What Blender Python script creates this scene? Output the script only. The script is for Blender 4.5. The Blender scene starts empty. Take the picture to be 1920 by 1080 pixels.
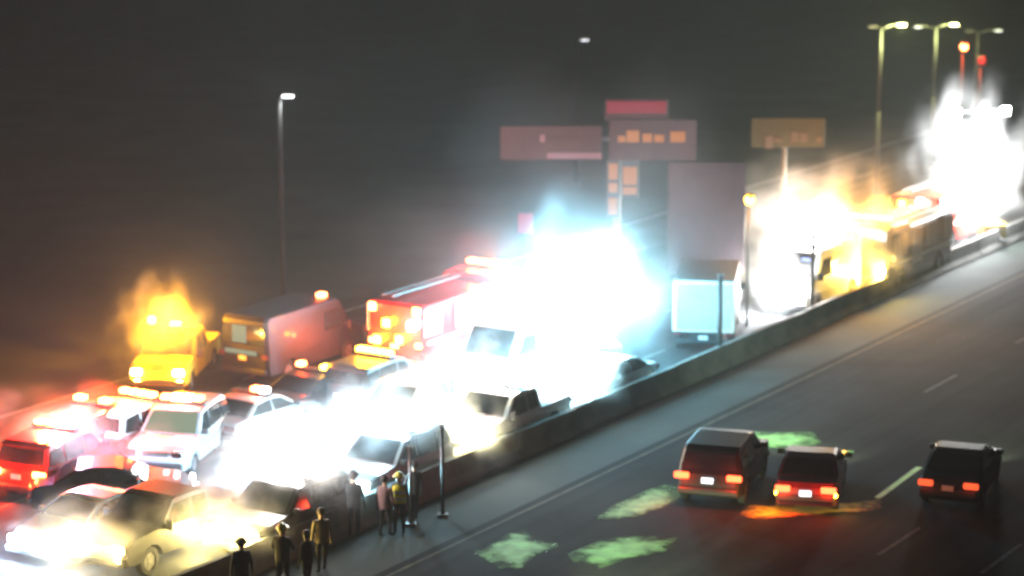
import bpy, bmesh, math, random
from mathutils import Vector, Matrix
random.seed(7)
R = math.radians
scene = bpy.context.scene
C = scene.collection

# ------------------------------------------------------------------ camera
F = 4580.0                      # focal length in pixels of the 1920 px wide photograph
H = 20.7                        # height of the traffic camera above the road
PITCH = math.atan(940.0 / F)
cam_d = bpy.data.cameras.new('camera')
cam = bpy.data.objects.new('camera', cam_d)
C.objects.link(cam)
cam_d.sensor_width = 36.0
cam_d.lens = 36.0 * F / 1920.0
cam_d.clip_start = 0.5
cam_d.clip_end = 3000
cam.location = (0, 0, H)
cam.rotation_euler = (math.pi / 2 - PITCH, 0, 0)
cam_d.dof.use_dof = True
cam_d.dof.focus_distance = 50.0
cam_d.dof.aperture_fstop = 0.55
scene.camera = cam

# ------------------------------------------------------------------ sky
world = bpy.data.worlds.new('World')
scene.world = world
world.use_nodes = True
wn = world.node_tree
wn.nodes.clear()
w_out = wn.nodes.new('ShaderNodeOutputWorld')
w_bg = wn.nodes.new('ShaderNodeBackground')
w_sky = wn.nodes.new('ShaderNodeTexSky')
w_sky.sky_type = 'NISHITA'
w_sky.sun_disc = False
w_sky.sun_elevation = R(-5)
w_sky.sun_rotation = R(200)
w_mix = wn.nodes.new('ShaderNodeMixRGB')          # town glow on a night sky
w_mix.inputs[0].default_value = 0.92
w_mix.inputs[2].default_value = (0.42, 0.58, 0.58, 1)
wn.links.new(w_sky.outputs[0], w_mix.inputs[1])
wn.links.new(w_mix.outputs[0], w_bg.inputs[0])
w_bg.inputs[1].default_value = 0.028
wn.links.new(w_bg.outputs[0], w_out.inputs[0])

scene.view_settings.view_transform = 'Standard'
scene.view_settings.look = 'None'
scene.view_settings.exposure = 0.0
scene.view_settings.gamma = 1.0
scene.view_settings.use_curve_mapping = False
scene.render.engine = 'CYCLES'
cy = scene.cycles
cy.use_denoising = True
cy.use_light_tree = True
cy.max_bounces = 4
cy.diffuse_bounces = 2
cy.glossy_bounces = 2
cy.transmission_bounces = 3
cy.volume_bounces = 0
cy.sample_clamp_indirect = 2.0
cy.sample_clamp_direct = 0.0
cy.filter_width = 2.2
cy.volume_step_rate = 2.5
cy.caustics_reflective = False
cy.caustics_refractive = False

# ------------------------------------------------------------------ picture <-> place
_fw = Vector((0, math.cos(PITCH), -math.sin(PITCH)))
_up = Vector((0, math.sin(PITCH), math.cos(PITCH)))
_rt = Vector((1, 0, 0))
def ray(px, py):
    return _fw + _rt * ((px - 960) / F) + _up * ((540 - py) / F)
def G(px, py, z=0.0):
    """ground (or height z) point seen at a pixel of the photograph"""
    d = ray(px, py)
    t = (z - H) / d.z
    return Vector((0, 0, H)) + d * t
def at_depth(px, py, y):
    d = ray(px, py)
    return Vector((0, 0, H)) + d * (y / d.y)
def z_over(p, py):
    """height above ground point p that shows at row py"""
    d = ray(960, py)
    return H + d.z * (p.y / d.y)
HEAD = math.atan2(0.525, 0.851)
U = Vector((math.sin(HEAD), math.cos(HEAD), 0))       # along the road, away from the camera
N = Vector((math.cos(HEAD), -math.sin(HEAD), 0))      # across the road, to the open lanes
def UN(u, n, z=0.0):
    p = U * u + N * n
    return Vector((p.x, p.y, z))

# ------------------------------------------------------------------ materials
def mat(name, col, rough=0.6, metal=0.0, noise=0.15, scale=3.0, bump=0.0, spec=0.5, coat=0.0):
    m = bpy.data.materials.new(name)
    m.use_nodes = True
    nt = m.node_tree
    b = nt.nodes['Principled BSDF']
    b.inputs['Roughness'].default_value = rough
    b.inputs['Metallic'].default_value = metal
    b.inputs['Specular IOR Level'].default_value = spec
    b.inputs['Coat Weight'].default_value = coat
    tc = nt.nodes.new('ShaderNodeTexCoord')
    nz = nt.nodes.new('ShaderNodeTexNoise')
    nz.inputs['Scale'].default_value = scale
    nz.inputs['Detail'].default_value = 6
    rp = nt.nodes.new('ShaderNodeValToRGB')
    rp.color_ramp.elements[0].position = 0.3
    rp.color_ramp.elements[1].position = 0.7
    rp.color_ramp.elements[0].color = (*[max(0, c * (1 - noise)) for c in col], 1)
    rp.color_ramp.elements[1].color = (*[min(1, c * (1 + noise)) for c in col], 1)
    nt.links.new(tc.outputs['Object'], nz.inputs['Vector'])
    nt.links.new(nz.outputs['Fac'], rp.inputs[0])
    nt.links.new(rp.outputs[0], b.inputs['Base Color'])
    if bump:
        n2 = nt.nodes.new('ShaderNodeTexNoise')
        n2.inputs['Scale'].default_value = scale * 12
        bp = nt.nodes.new('ShaderNodeBump')
        bp.inputs['Strength'].default_value = bump
        bp.inputs['Distance'].default_value = 0.03
        nt.links.new(tc.outputs['Object'], n2.inputs['Vector'])
        nt.links.new(n2.outputs['Fac'], bp.inputs['Height'])
        nt.links.new(bp.outputs[0], b.inputs['Normal'])
    return m

def emit(name, col, strength):
    m = bpy.data.materials.new(name)
    m.use_nodes = True
    b = m.node_tree.nodes['Principled BSDF']
    b.inputs['Base Color'].default_value = (*[.015 * c for c in col], 1)
    b.inputs['Specular IOR Level'].default_value = 0.1
    b.inputs['Roughness'].default_value = 0.3
    b.inputs['Emission Color'].default_value = (*col, 1)
    b.inputs['Emission Strength'].default_value = strength
    m.cycles.emission_sampling = 'NONE'
    return m

def road_mat(name, base, rough):
    m = mat(name, base, rough, noise=0.35, scale=0.4, bump=0.25, spec=0.15)
    nt = m.node_tree
    b = nt.nodes['Principled BSDF']
    src = b.inputs['Base Color'].links[0].from_socket
    tc = nt.nodes.new('ShaderNodeTexCoord')
    mp = nt.nodes.new('ShaderNodeMapping')
    mp.inputs['Rotation'].default_value = (0, 0, HEAD)
    m2 = nt.nodes.new('ShaderNodeMapping')
    m2.inputs['Scale'].default_value = (1.1, 0.035, 1)
    nz = nt.nodes.new('ShaderNodeTexNoise')
    nz.inputs['Scale'].default_value = 1.0
    nz.inputs['Detail'].default_value = 5
    rp = nt.nodes.new('ShaderNodeValToRGB')
    rp.color_ramp.elements[0].position = 0.35
    rp.color_ramp.elements[1].position = 0.65
    rp.color_ramp.elements[0].color = (.45, .45, .45, 1)
    rp.color_ramp.elements[1].color = (1.35, 1.33, 1.3, 1)
    mx = nt.nodes.new('ShaderNodeMixRGB')
    mx.blend_type = 'MULTIPLY'
    mx.inputs[0].default_value = 1
    nt.links.new(tc.outputs['Object'], mp.inputs['Vector'])
    nt.links.new(mp.outputs[0], m2.inputs['Vector'])
    nt.links.new(m2.outputs[0], nz.inputs['Vector'])
    nt.links.new(nz.outputs['Fac'], rp.inputs[0])
    nt.links.new(src, mx.inputs[1])
    nt.links.new(rp.outputs[0], mx.inputs[2])
    nt.links.new(mx.outputs[0], b.inputs['Base Color'])
    return m

def faded_patch_mat(name, col):  # patch colour that fades out unevenly towards its rim
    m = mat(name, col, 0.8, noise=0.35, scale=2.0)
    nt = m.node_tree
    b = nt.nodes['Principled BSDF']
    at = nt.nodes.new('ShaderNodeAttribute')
    at.attribute_name = 'patch_fade'
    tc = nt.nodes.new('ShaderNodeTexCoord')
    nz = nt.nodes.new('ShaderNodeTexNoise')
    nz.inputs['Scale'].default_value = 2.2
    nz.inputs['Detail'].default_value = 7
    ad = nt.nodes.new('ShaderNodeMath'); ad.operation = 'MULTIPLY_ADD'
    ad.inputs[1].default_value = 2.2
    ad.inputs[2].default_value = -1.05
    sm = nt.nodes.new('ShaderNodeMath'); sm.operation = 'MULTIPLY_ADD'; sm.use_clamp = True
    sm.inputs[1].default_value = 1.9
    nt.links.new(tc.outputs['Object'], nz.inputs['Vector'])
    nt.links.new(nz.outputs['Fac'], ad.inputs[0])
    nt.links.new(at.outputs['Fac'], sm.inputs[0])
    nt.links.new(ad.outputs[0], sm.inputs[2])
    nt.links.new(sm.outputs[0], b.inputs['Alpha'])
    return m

M = {
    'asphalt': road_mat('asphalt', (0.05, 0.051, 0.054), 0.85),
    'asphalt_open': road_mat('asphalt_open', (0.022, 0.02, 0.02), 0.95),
    'earth': mat('verge_grass', (0.024, 0.031, 0.027), 0.95, noise=0.4, scale=0.25, bump=0.15),
    'concrete': mat('concrete', (0.15, 0.15, 0.14), 0.9, noise=0.25, scale=1.2, bump=0.3),
    'line_white': mat('line_white', (0.22, 0.22, 0.21), 0.8, noise=0.6, scale=4),
    'line_faint': mat('line_faint', (0.08, 0.08, 0.075), 0.9, noise=0.6, scale=4),
    'line_worn': mat('line_worn_yellow', (0.05, 0.042, 0.02), 0.9, noise=0.6, scale=2),
    'line_lit': mat('line_lit', (0.2, 0.66, 0.09), 0.6, noise=0.3, scale=2.2),  # dashes caught by headlights, the beam's green brightness put into their colour
    'patch_yellow': faded_patch_mat('patch_yellow', (0.75, 0.50, 0.04)),
    'pool_green': faded_patch_mat('pool_green', (0.3, 0.58, 0.2)),  # light pools of the headlights, held in the surface colour
    'white': mat('paint_white', (0.78, 0.79, 0.78), 0.35, noise=0.06, coat=0.4),
    'silver': mat('paint_silver', (0.42, 0.43, 0.45), 0.35, metal=0.3, noise=0.08, coat=0.4),
    'grey': mat('paint_grey', (0.06, 0.062, 0.068), 0.35, noise=0.1, coat=0.4),
    'black': mat('paint_black', (0.014, 0.014, 0.017), 0.55, noise=0.2, coat=0.08, spec=0.3),
    'maroon': mat('paint_maroon', (0.12, 0.02, 0.025), 0.3, noise=0.1, coat=0.5),
    'red': mat('paint_red', (0.52, 0.025, 0.02), 0.35, noise=0.1, coat=0.4),
    'blue': mat('paint_blue', (0.03, 0.06, 0.2), 0.35, noise=0.1, coat=0.4),
    'yellow': mat('paint_yellow', (0.75, 0.48, 0.03), 0.4, noise=0.1),
    'tan': mat('paint_tan', (0.2, 0.22, 0.19), 0.45, noise=0.1),
    'glass': mat('tinted_glass', (0.02, 0.024, 0.026), 0.08, noise=0.1, spec=0.8),
    'rubber': mat('rubber', (0.02, 0.02, 0.02), 0.9, noise=0.2),
    'rim': mat('rim_metal', (0.4, 0.4, 0.42), 0.35, metal=0.8, noise=0.1),
    'trim': mat('black_trim', (0.03, 0.03, 0.032), 0.6, noise=0.15),
    'chrome': mat('chrome', (0.6, 0.6, 0.6), 0.2, metal=1.0, noise=0.05),
    'galv': mat('galvanised_steel', (0.16, 0.165, 0.165), 0.6, metal=0.2, noise=0.12),
    'black_steel': mat('black_steel', (0.006, 0.0062, 0.0062), 0.8, noise=0.2, spec=0.1),
    'dark_steel': mat('dark_steel', (0.05, 0.055, 0.055), 0.5, metal=0.3, noise=0.2),
    'sign_mauve': mat('sign_mauve', (0.05, 0.03, 0.032), 0.9, noise=0.2, scale=1.5),
    'sign_olive': mat('sign_olive', (0.02, 0.02, 0.014), 0.9, noise=0.2, scale=1.5),
    'cloth_dark': mat('cloth_dark', (0.014, 0.016, 0.022), 0.95, noise=0.3, scale=6),
    'cloth_tan': mat('cloth_tan', (0.22, 0.17, 0.09), 0.95, noise=0.25, scale=6),
    'cloth_grey': mat('cloth_grey', (0.05, 0.048, 0.05), 0.95, noise=0.25, scale=6),
    'cloth_rose': mat('cloth_rose', (0.14, 0.07, 0.07), 0.95, noise=0.25, scale=6),
    'vest': mat('hi_vis_yellow', (0.85, 0.72, 0.02), 0.7, noise=0.12, scale=5),
    'skin': mat('skin', (0.42, 0.26, 0.18), 0.6, noise=0.1, scale=8),
    'hair': mat('hair', (0.03, 0.022, 0.018), 0.8, noise=0.3, scale=20),
    'helmet': mat('helmet_yellow', (0.7, 0.6, 0.12), 0.4, noise=0.1),
    'stripe': mat('reflective_stripe', (0.8, 0.82, 0.8), 0.35, noise=0.05),
    'e_white': emit('lamp_white', (1.0, 0.98, 0.95), 60),
    'e_cool': emit('lamp_cool_white', (0.72, 0.9, 1.0), 80),
    'e_flood': emit('floodlight_cyan_white', (0.6, 0.93, 1.0), 160),
    'e_warm': emit('lamp_warm_white', (1.0, 0.8, 0.35), 60),
    'e_tail': emit('tail_red', (1.0, 0.085, 0.025), 9),
    'e_taildim': emit('tail_dim', (1.0, 0.1, 0.03), 1.6),
    'e_red': emit('beacon_red', (1.0, 0.16, 0.04), 40),
    'e_amber': emit('beacon_amber', (1.0, 0.5, 0.03), 45),
    'e_blue': emit('beacon_violet', (0.7, 0.45, 1.0), 20),
    'e_plate': emit('plate_lamp', (0.9, 0.95, 1.0), 3),
    'e_cell': emit('sign_amber_cells', (1.0, 0.36, 0.12), 0.5),
    'e_signred': emit('sign_red_panel', (1.0, 0.10, 0.15), 0.27),
    'e_pink': emit('sign_pink_panel', (1.0, 0.12, 0.24), 0.45),
    'e_marker': emit('marker_blue', (0.25, 0.35, 1.0), 2.5),
    'e_palegreen': emit('pale_green_glow', (0.62, 0.85, 0.6), 0.35),
}

# ------------------------------------------------------------------ helpers
def link(name, mesh, m=None, parent=None, loc=None, rot=None):
    o = bpy.data.objects.new(name, mesh)
    C.objects.link(o)
    if m is not None:
        if len(mesh.materials) == 0:
            mesh.materials.append(None)
        o.material_slots[0].link = 'OBJECT'
        o.material_slots[0].material = m
    if parent is not None:
        o.parent = parent
    if loc is not None:
        o.location = loc
    if rot is not None:
        o.rotation_euler = rot
    return o

def empty(name, loc, rz=0.0):
    o = bpy.data.objects.new(name, None)
    C.objects.link(o)
    o.empty_display_size = 0.3
    o.location = loc
    o.rotation_euler = (0, 0, rz)
    return o

def tag(o, label, cat, group=None):
    o['label'] = label
    o['category'] = cat
    if group:
        o['group'] = group
    return o

def bm_mesh(name, bm, smooth=False):
    bmesh.ops.recalc_face_normals(bm, faces=bm.faces)
    me = bpy.data.meshes.new(name)
    bm.to_mesh(me)
    bm.free()
    if smooth:
        for p in me.polygons:
            p.use_smooth = True
    return me

def add_box(bm, c, s, bevel=0.0, rot=None):
    r = bmesh.ops.create_cube(bm, size=1.0)
    vs = r['verts']
    for v in vs:
        v.co = Vector((v.co.x * s[0], v.co.y * s[1], v.co.z * s[2]))
    if bevel:
        es = list({e for v in vs for e in v.link_edges})
        rb = bmesh.ops.bevel(bm, geom=es, offset=bevel, segments=1, affect='EDGES')
        vs = list({v for f in rb['faces'] for v in f.verts} | {v for v in vs if v.is_valid})
    for v in vs:
        if rot is not None:
            v.co = rot @ v.co
        v.co += Vector(c)

def box_mesh(name, c, s, bevel=0.0):
    bm = bmesh.new()
    add_box(bm, c, s, bevel)
    return bm_mesh(name, bm)

def add_tube(bm, a, b, r1, r2=None, seg=10):
    a, b = Vector(a), Vector(b)
    r2 = r1 if r2 is None else r2
    d = b - a
    q = d.to_track_quat('Z', 'Y').to_matrix().to_4x4()
    mtx = Matrix.Translation((a + b) / 2) @ q
    bmesh.ops.create_cone(bm, cap_ends=True, segments=seg, radius1=r1, radius2=r2, depth=d.length, matrix=mtx)

def tube_mesh(name, pts, r, seg=10, r2=None):
    bm = bmesh.new()
    n = len(pts) - 1
    for i in range(n):
        ra = r + ((r2 - r) * i / n if r2 is not None else 0)
        rb = r + ((r2 - r) * (i + 1) / n if r2 is not None else 0)
        add_tube(bm, pts[i], pts[i + 1], ra, rb, seg)
    return bm_mesh(name, bm, True)

def quad_sheet(name, pts, z):
    me = bpy.data.meshes.new(name)
    me.from_pydata([(p.x, p.y, z) for p in pts], [], [list(range(len(pts)))])
    return me

def lamp(parent, loc, col, power, radius=0.12, name='lamp_light'):
    l = bpy.data.lights.new(name, 'POINT')
    l.energy = power
    l.color = col
    l.shadow_soft_size = radius
    o = bpy.data.objects.new(name, l)
    C.objects.link(o)
    o.location = loc
    if parent is not None:
        o.parent = parent
    return o

def spot(parent, loc, aim, col, power, angle=60, blend=0.6, name='beam_light', radius=0.08):
    l = bpy.data.lights.new(name, 'SPOT')
    l.energy = power
    l.color = col
    l.spot_size = R(angle)
    l.spot_blend = blend
    l.shadow_soft_size = radius
    o = bpy.data.objects.new(name, l)
    C.objects.link(o)
    o.location = loc
    o.rotation_euler = (Vector(aim) - Vector(loc)).to_track_quat('-Z', 'Y').to_euler()
    if parent is not None:
        o.parent = parent
    return o

# ------------------------------------------------------------------ ground and roads
def structure(name, mesh, m):
    o = link(name, mesh, m)
    o['kind'] = 'structure'
    return o

g = structure('ground', quad_sheet('ground', [Vector((-900, -300, 0)), Vector((900, -300, 0)), Vector((900, 1600, 0)), Vector((-900, 1600, 0))], 0.0), M['earth'])
def strip(name, n0, n1, u0, u1, z, m, parent=None):
    me = quad_sheet(name, [UN(u0, n0), UN(u1, n0), UN(u1, n1), UN(u0, n1)], z)
    if parent is None:
        return structure(name, me, m)
    return link(name, me, m, parent)
road = strip('closed_road', -57.0, -38.5, -60, 700, 0.004, M['asphalt'])
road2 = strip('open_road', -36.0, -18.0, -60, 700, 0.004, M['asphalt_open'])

def dash(parent, n, u0, u1, m, w=0.13):
    return strip('lane_dash', n - w / 2, n + w / 2, u0, u1, 0.008, m, parent)
for n in (-52.6, -48.9, -45.2, -42.0):
    for k in range(12):
        u0 = 22 + k * 9.0
        dash(road, n, u0, u0 + 3.0, M['line_white'])
strip('edge_line', -56.3, -56.15, 0, 300, 0.008, M['line_white'], road)
strip('edge_line', -39.5, -39.35, 0, 300, 0.008, M['line_white'], road)
strip('edge_line', -35.7, -35.58, 0, 300, 0.008, M['line_worn'], road2)
def uof(p):
    return p.x * U.x + p.y * U.y
def nof(p):
    return p.x * N.x + p.y * N.y
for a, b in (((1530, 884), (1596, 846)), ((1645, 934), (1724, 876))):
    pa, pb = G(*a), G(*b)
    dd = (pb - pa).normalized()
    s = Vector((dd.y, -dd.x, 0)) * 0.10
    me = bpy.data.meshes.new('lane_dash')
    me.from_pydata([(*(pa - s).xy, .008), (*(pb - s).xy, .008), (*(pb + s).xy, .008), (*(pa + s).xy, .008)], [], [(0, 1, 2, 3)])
    link('lane_dash', me, M['line_lit'], road2)
for n, us in ((-31.2, (30, 39, 60, 78, 87, 96)), (-28.2, (30, 39, 57, 84, 93, 102)), (-25.2, (36, 48, 60, 72, 84, 96)), (-22.2, (36, 48, 60, 72, 84, 96))):
    for u0 in us:
        if 50 < u0 < 70 and n < -26:
            continue
        dash(road2, n, u0, u0 + 3.0, M['line_faint'])
# pools of headlight on the open lanes, put in as green colour
def patch(pts, m, name='headlight_pool'):
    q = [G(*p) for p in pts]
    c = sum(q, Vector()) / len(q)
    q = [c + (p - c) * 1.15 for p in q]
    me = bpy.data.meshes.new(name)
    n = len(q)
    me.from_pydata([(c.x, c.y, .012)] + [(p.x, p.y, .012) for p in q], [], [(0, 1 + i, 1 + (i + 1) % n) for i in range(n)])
    a = me.attributes.new('patch_fade', 'FLOAT', 'POINT')
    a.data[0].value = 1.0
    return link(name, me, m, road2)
patch([(898, 1034), (930, 1020), (958, 1002), (985, 1000), (1000, 1016), (1038, 1020), (1036, 1030), (1000, 1040), (975, 1064), (942, 1062)], M['pool_green'])
patch([(1076, 1038), (1130, 1016), (1180, 1008), (1255, 1012), (1250, 1032), (1180, 1046), (1130, 1062), (1086, 1052)], M['pool_green'])
patch([(1124, 968), (1160, 946), (1232, 912), (1268, 918), (1276, 928), (1240, 952), (1190, 968), (1140, 976)], M['pool_green'])
patch([(1368, 826), (1395, 812), (1515, 812), (1530, 830), (1500, 838), (1400, 840)], M['pool_green'])
patch([(1400, 968), (1418, 950), (1640, 940), (1632, 958), (1560, 962), (1440, 972)], M['patch_yellow'], 'yellow_patch')  # yellow patch across the lane, fading at its rim

# ------------------------------------------------------------------ concrete barrier
bar = empty('concrete_barrier', UN(20, -38.9))
tag(bar, 'long concrete median barrier running diagonally beside the closed road', 'barrier')
prof = [(-0.3, 0), (-0.3, 0.08), (-0.17, 0.3), (-0.09, 0.84), (0.09, 0.84), (0.17, 0.3), (0.3, 0.08), (0.3, 0)]
bm = bmesh.new()
SEG = 3.6
va = [bm.verts.new((x, 0.015, z)) for x, z in prof]
vb = [bm.verts.new((x, SEG - 0.015, z)) for x, z in prof]
for i in range(len(prof)):
    j = (i + 1) % len(prof)
    bm.faces.new((va[i], va[j], vb[j], vb[i]))
bm.faces.new(va)
bm.faces.new(vb[::-1])
seg_me = bm_mesh('barrier_segment', bm)
for k in range(40):
    p = UN(20 + k * SEG, -38.9) - UN(20, -38.9)
    link('barrier_segment', seg_me, M['concrete'], bar, p, (random.uniform(-.01, .01), 0, -HEAD + random.uniform(-.006, .006)))

# ------------------------------------------------------------------ vehicles
SPEC = {
    'sedan': dict(L=4.7, W=1.82, zb=0.95, zt=1.45, th=0.2, wheel=0.33, axles=(-1.4, 1.42),
        prof=[(-2.3, .3), (-2.35, .55), (-2.33, .82), (-2.2, .97), (-1.7, 1.02), (-1.05, 1.38), (-.6, 1.45), (.05, 1.44), (.3, 1.38), (1.0, 1.0), (1.95, .86), (2.25, .7), (2.35, .5), (2.3, .28)],
        wind=((.32, 1.36), (.98, 1.02)), rear=((-1.02, 1.37), (-1.66, 1.04)),
        sides=[[(-1.5, 1.03), (-1.0, 1.33), (-.35, 1.38), (-.35, 1.0)], [(-.28, 1.0), (-.28, 1.38), (.2, 1.34), (.8, .99)]],
        head=(.66, 2.24, .66), tail=(.66, -2.33, .8), bar=(-.3, 1.47)),
    'suv': dict(L=4.8, W=1.95, zb=1.1, zt=1.8, th=0.16, wheel=0.38, axles=(-1.42, 1.45),
        prof=[(-2.35, .4), (-2.4, .7), (-2.36, 1.05), (-2.24, 1.2), (-2.02, 1.7), (-1.8, 1.8), (-.2, 1.82), (.3, 1.76), (1.0, 1.17), (1.9, 1.08), (2.25, .95), (2.38, .7), (2.34, .38)],
        wind=((.34, 1.71), (.97, 1.2)), rear=((-2.05, 1.63), (-2.23, 1.22)),
        sides=[[(-2.05, 1.2), (-1.9, 1.6), (-1.3, 1.68), (-1.3, 1.17)], [(-1.2, 1.17), (-1.2, 1.69), (-.25, 1.7), (-.25, 1.15)], [(-.16, 1.15), (-.16, 1.7), (.25, 1.66), (.8, 1.15)]],
        head=(.72, 2.28, .88), tail=(.78, -2.38, 1.0), bar=(-.3, 1.84)),
    'pickup': dict(L=5.7, W=2.0, zb=1.15, zt=1.85, th=0.15, wheel=0.4, axles=(-1.75, 1.8),
        prof=[(-2.8, .5), (-2.85, .75), (-2.84, 1.12), (-.85, 1.14), (-.75, 1.74), (-.6, 1.84), (.5, 1.86), (.7, 1.8), (1.35, 1.22), (2.5, 1.14), (2.8, 1.0), (2.86, .7), (2.8, .46)],
        wind=((.73, 1.76), (1.32, 1.26)), rear=((-.77, 1.7), (-.84, 1.22)),
        sides=[[(-.7, 1.2), (-.65, 1.7), (-.1, 1.72), (-.1, 1.18)], [(0, 1.18), (0, 1.72), (.6, 1.7), (1.15, 1.18)]],
        head=(.74, 2.78, .93), tail=(.86, -2.85, .95), bar=(0, 1.88)),
    'van': dict(L=6.0, W=2.15, zb=1.3, zt=2.5, th=0.07, wheel=0.4, axles=(-1.75, 1.9),
        prof=[(-2.95, .4), (-3.0, .7), (-3.0, 2.35), (-2.85, 2.5), (1.2, 2.52), (1.45, 2.42), (2.15, 1.45), (2.75, 1.25), (2.97, 1.0), (3.02, .7), (2.95, .4)],
        wind=((1.5, 2.33), (2.12, 1.48)), rear=((-3.0, 2.2), (-3.0, 1.5)),
        sides=[[(.45, 1.4), (.45, 2.1), (1.25, 2.1), (1.75, 1.4)]],
        head=(.82, 2.9, 1.02), tail=(.95, -3.0, 1.1), bar=(1.0, 2.55)),
    'box_truck': dict(L=7.0, W=2.2, zb=1.4, zt=2.3, th=0.08, wheel=0.46, axles=(-2.2, 2.4),
        prof=[(.95, .5), (.95, 2.2), (1.1, 2.32), (2.1, 2.32), (2.3, 2.2), (2.8, 1.45), (3.3, 1.3), (3.48, 1.0), (3.5, .6), (3.4, .45)],
        wind=((2.33, 2.12), (2.78, 1.5)), rear=None,
        sides=[[(1.25, 1.4), (1.25, 2.05), (2.1, 2.05), (2.5, 1.4)]],
        head=(.82, 3.46, 1.0), tail=(.95, -3.45, .82), bar=(1.6, 2.36),
        box=((0, -1.3, 1.85), (2.3, 4.3, 1.95))),
    'engine': dict(L=7.2, W=2.45, zb=1.4, zt=2.9, th=0.03, wheel=0.5, axles=(-2.1, 2.3),
        prof=[(-3.55, .55), (-3.6, .8), (-3.6, 2.55), (-3.5, 2.65), (1.3, 2.65), (1.45, 2.9), (3.1, 2.92), (3.4, 2.75), (3.58, 1.5), (3.6, .7), (3.5, .5)],
        wind=((3.42, 2.6), (3.56, 1.6)), rear=None,
        sides=[[(1.5, 1.55), (1.5, 2.5), (2.2, 2.5), (2.2, 1.55)], [(2.4, 1.55), (2.4, 2.5), (3.2, 2.5), (3.3, 1.55)]],
        head=(.9, 3.6, 1.05), tail=(1.0, -3.6, 1.2), bar=(2.6, 2.95)),
}
MESH = {}
def cached(key, fn):
    if key not in MESH:
        MESH[key] = fn()
    return MESH[key]

def half_w(s, z):
    t = min(1.0, max(0.0, (z - s['zb']) / (s['zt'] - s['zb'])))
    return s['W'] / 2 * (1 - s['th'] * t)

def body_mesh(kind):
    s = SPEC[kind]
    pts = list(s['prof'])
    y0, y1 = pts[0][0], pts[-1][0]
    zf = pts[-1][1]
    # wheel arches cut into the sill, walked from the front to the back
    low = []
    for ay in sorted(s['axles'], reverse=True):
        r = s['wheel'] * 1.18
        if not (min(y0, y1) < ay < max(y0, y1)):
            continue
        for k in range(7):
            a = math.pi * k / 6
            low.append((ay + r * math.cos(a), max(zf, s['wheel'] + r * math.sin(a) * 0.95) if 0 < k < 6 else zf))
    loop = pts + low
    cyy = (y0 + y1) / 2
    czz = sum(p[1] for p in pts) / len(pts)
    bm = bmesh.new()
    rings = []
    for fx, sh in ((-1, .955), (-.9, .995), (-.6, 1.0), (.6, 1.0), (.9, .995), (1, .955)):
        ring = []
        for y, z in loop:
            yy = cyy + (y - cyy) * (sh if abs(y - cyy) > 1.0 else 1)
            zz = czz + (z - czz) * (sh if z > czz else 1)
            # ends of the body are narrower in plan
            e = max(0.0, abs(y - cyy) / (abs(y1 - y0) / 2) - 0.75) / 0.25
            w = half_w(s, z) * (1 - 0.07 * e * e if kind in ('sedan', 'suv') else 1 - 0.02 * e)
            ring.append(bm.verts.new((fx * w, yy, zz)))
        rings.append(ring)
    m = len(loop)
    for a, b in zip(rings, rings[1:]):
        for i in range(m):
            j = (i + 1) % m
            bm.faces.new((a[i], a[j], b[j], b[i]))
    bm.faces.new(rings[0])
    bm.faces.new(rings[-1][::-1])
    return bm_mesh(kind + '_body', bm)

def panel(pts, normal, t=0.012):
    bm = bmesh.new()
    n = Vector(normal).normalized() * t
    a = [bm.verts.new(Vector(p) + n * 1.0) for p in pts]
    b = [bm.verts.new(Vector(p) - n * 1.0) for p in pts]
    bm.faces.new(a)
    bm.faces.new(b[::-1])
    for i in range(len(pts)):
        j = (i + 1) % len(pts)
        bm.faces.new((a[i], b[i], b[j], a[j]))
    return bm_mesh('pane', bm)

def cross_pane(kind, seg):
    s = SPEC[kind]
    (ya, za), (yb, zb) = seg
    wa, wb = half_w(s, za) * .86, half_w(s, zb) * .88
    d = Vector((0, yb - ya, zb - za))
    n = Vector((0, -d.z, d.y))
    if n.z < 0 and abs(n.z) > 1e-6:
        n = -n
    if abs(n.z) < 1e-6:
        n = Vector((0, -1 if ya < 0 else 1, 0))
    off = n.normalized() * 0.012
    return panel([Vector((-wa, ya, za)) + off, Vector((wa, ya, za)) + off, Vector((wb, yb, zb)) + off, Vector((-wb, yb, zb)) + off], n)

def side_pane(kind, i, sx):
    s = SPEC[kind]
    pts = [Vector((sx * (half_w(s, z) * .985 + 0.012), y, z)) for y, z in s['sides'][i]]
    return panel(pts, (sx, 0, 0))

def wheel_mesh(r, w=0.22):
    bm = bmesh.new()
    pr = [(r * .62, -w / 2), (r * .92, -w / 2), (r, -w * .32), (r, w * .32), (r * .92, w / 2), (r * .62, w / 2)]
    seg = 18
    rings = [[bm.verts.new((x, rr * math.cos(2 * math.pi * k / seg), rr * math.sin(2 * math.pi * k / seg))) for rr, x in pr] for k in range(seg)]
    for k in range(seg):
        a, b = rings[k], rings[(k + 1) % seg]
        for i in range(len(pr)):
            j = (i + 1) % len(pr)
            bm.faces.new((a[i], a[j], b[j], b[i]))
    return bm_mesh('tyre', bm, False)

def rim_mesh(r, w=0.22):
    bm = bmesh.new()
    add_tube(bm, (-w * .42, 0, 0), (w * .42, 0, 0), r * .2, seg=10)
    for k in range(5):
        a = 2 * math.pi * k / 5
        add_box(bm, (0, r * .38 * math.cos(a), r * .38 * math.sin(a)), (w * .7, r * .52, r * .16), rot=None) if False else None
        mt = Matrix.Rotation(a, 3, 'X')
        c = mt @ Vector((0, r * .38, 0))
        add_box(bm, c, (w * .74, r * .54, r * .17), rot=mt)
    add_tube(bm, (-w * .3, 0, 0), (w * .3, 0, 0), r * .625, seg=18)
    return bm_mesh('rim', bm)

COL_RED, COL_AMB, COL_WHITE, COL_COOL, COL_WARM = (1, .04, .01), (1, .37, .0), (1, .96, .9), (.45, .8, 1), (1, .7, .2)

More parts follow.
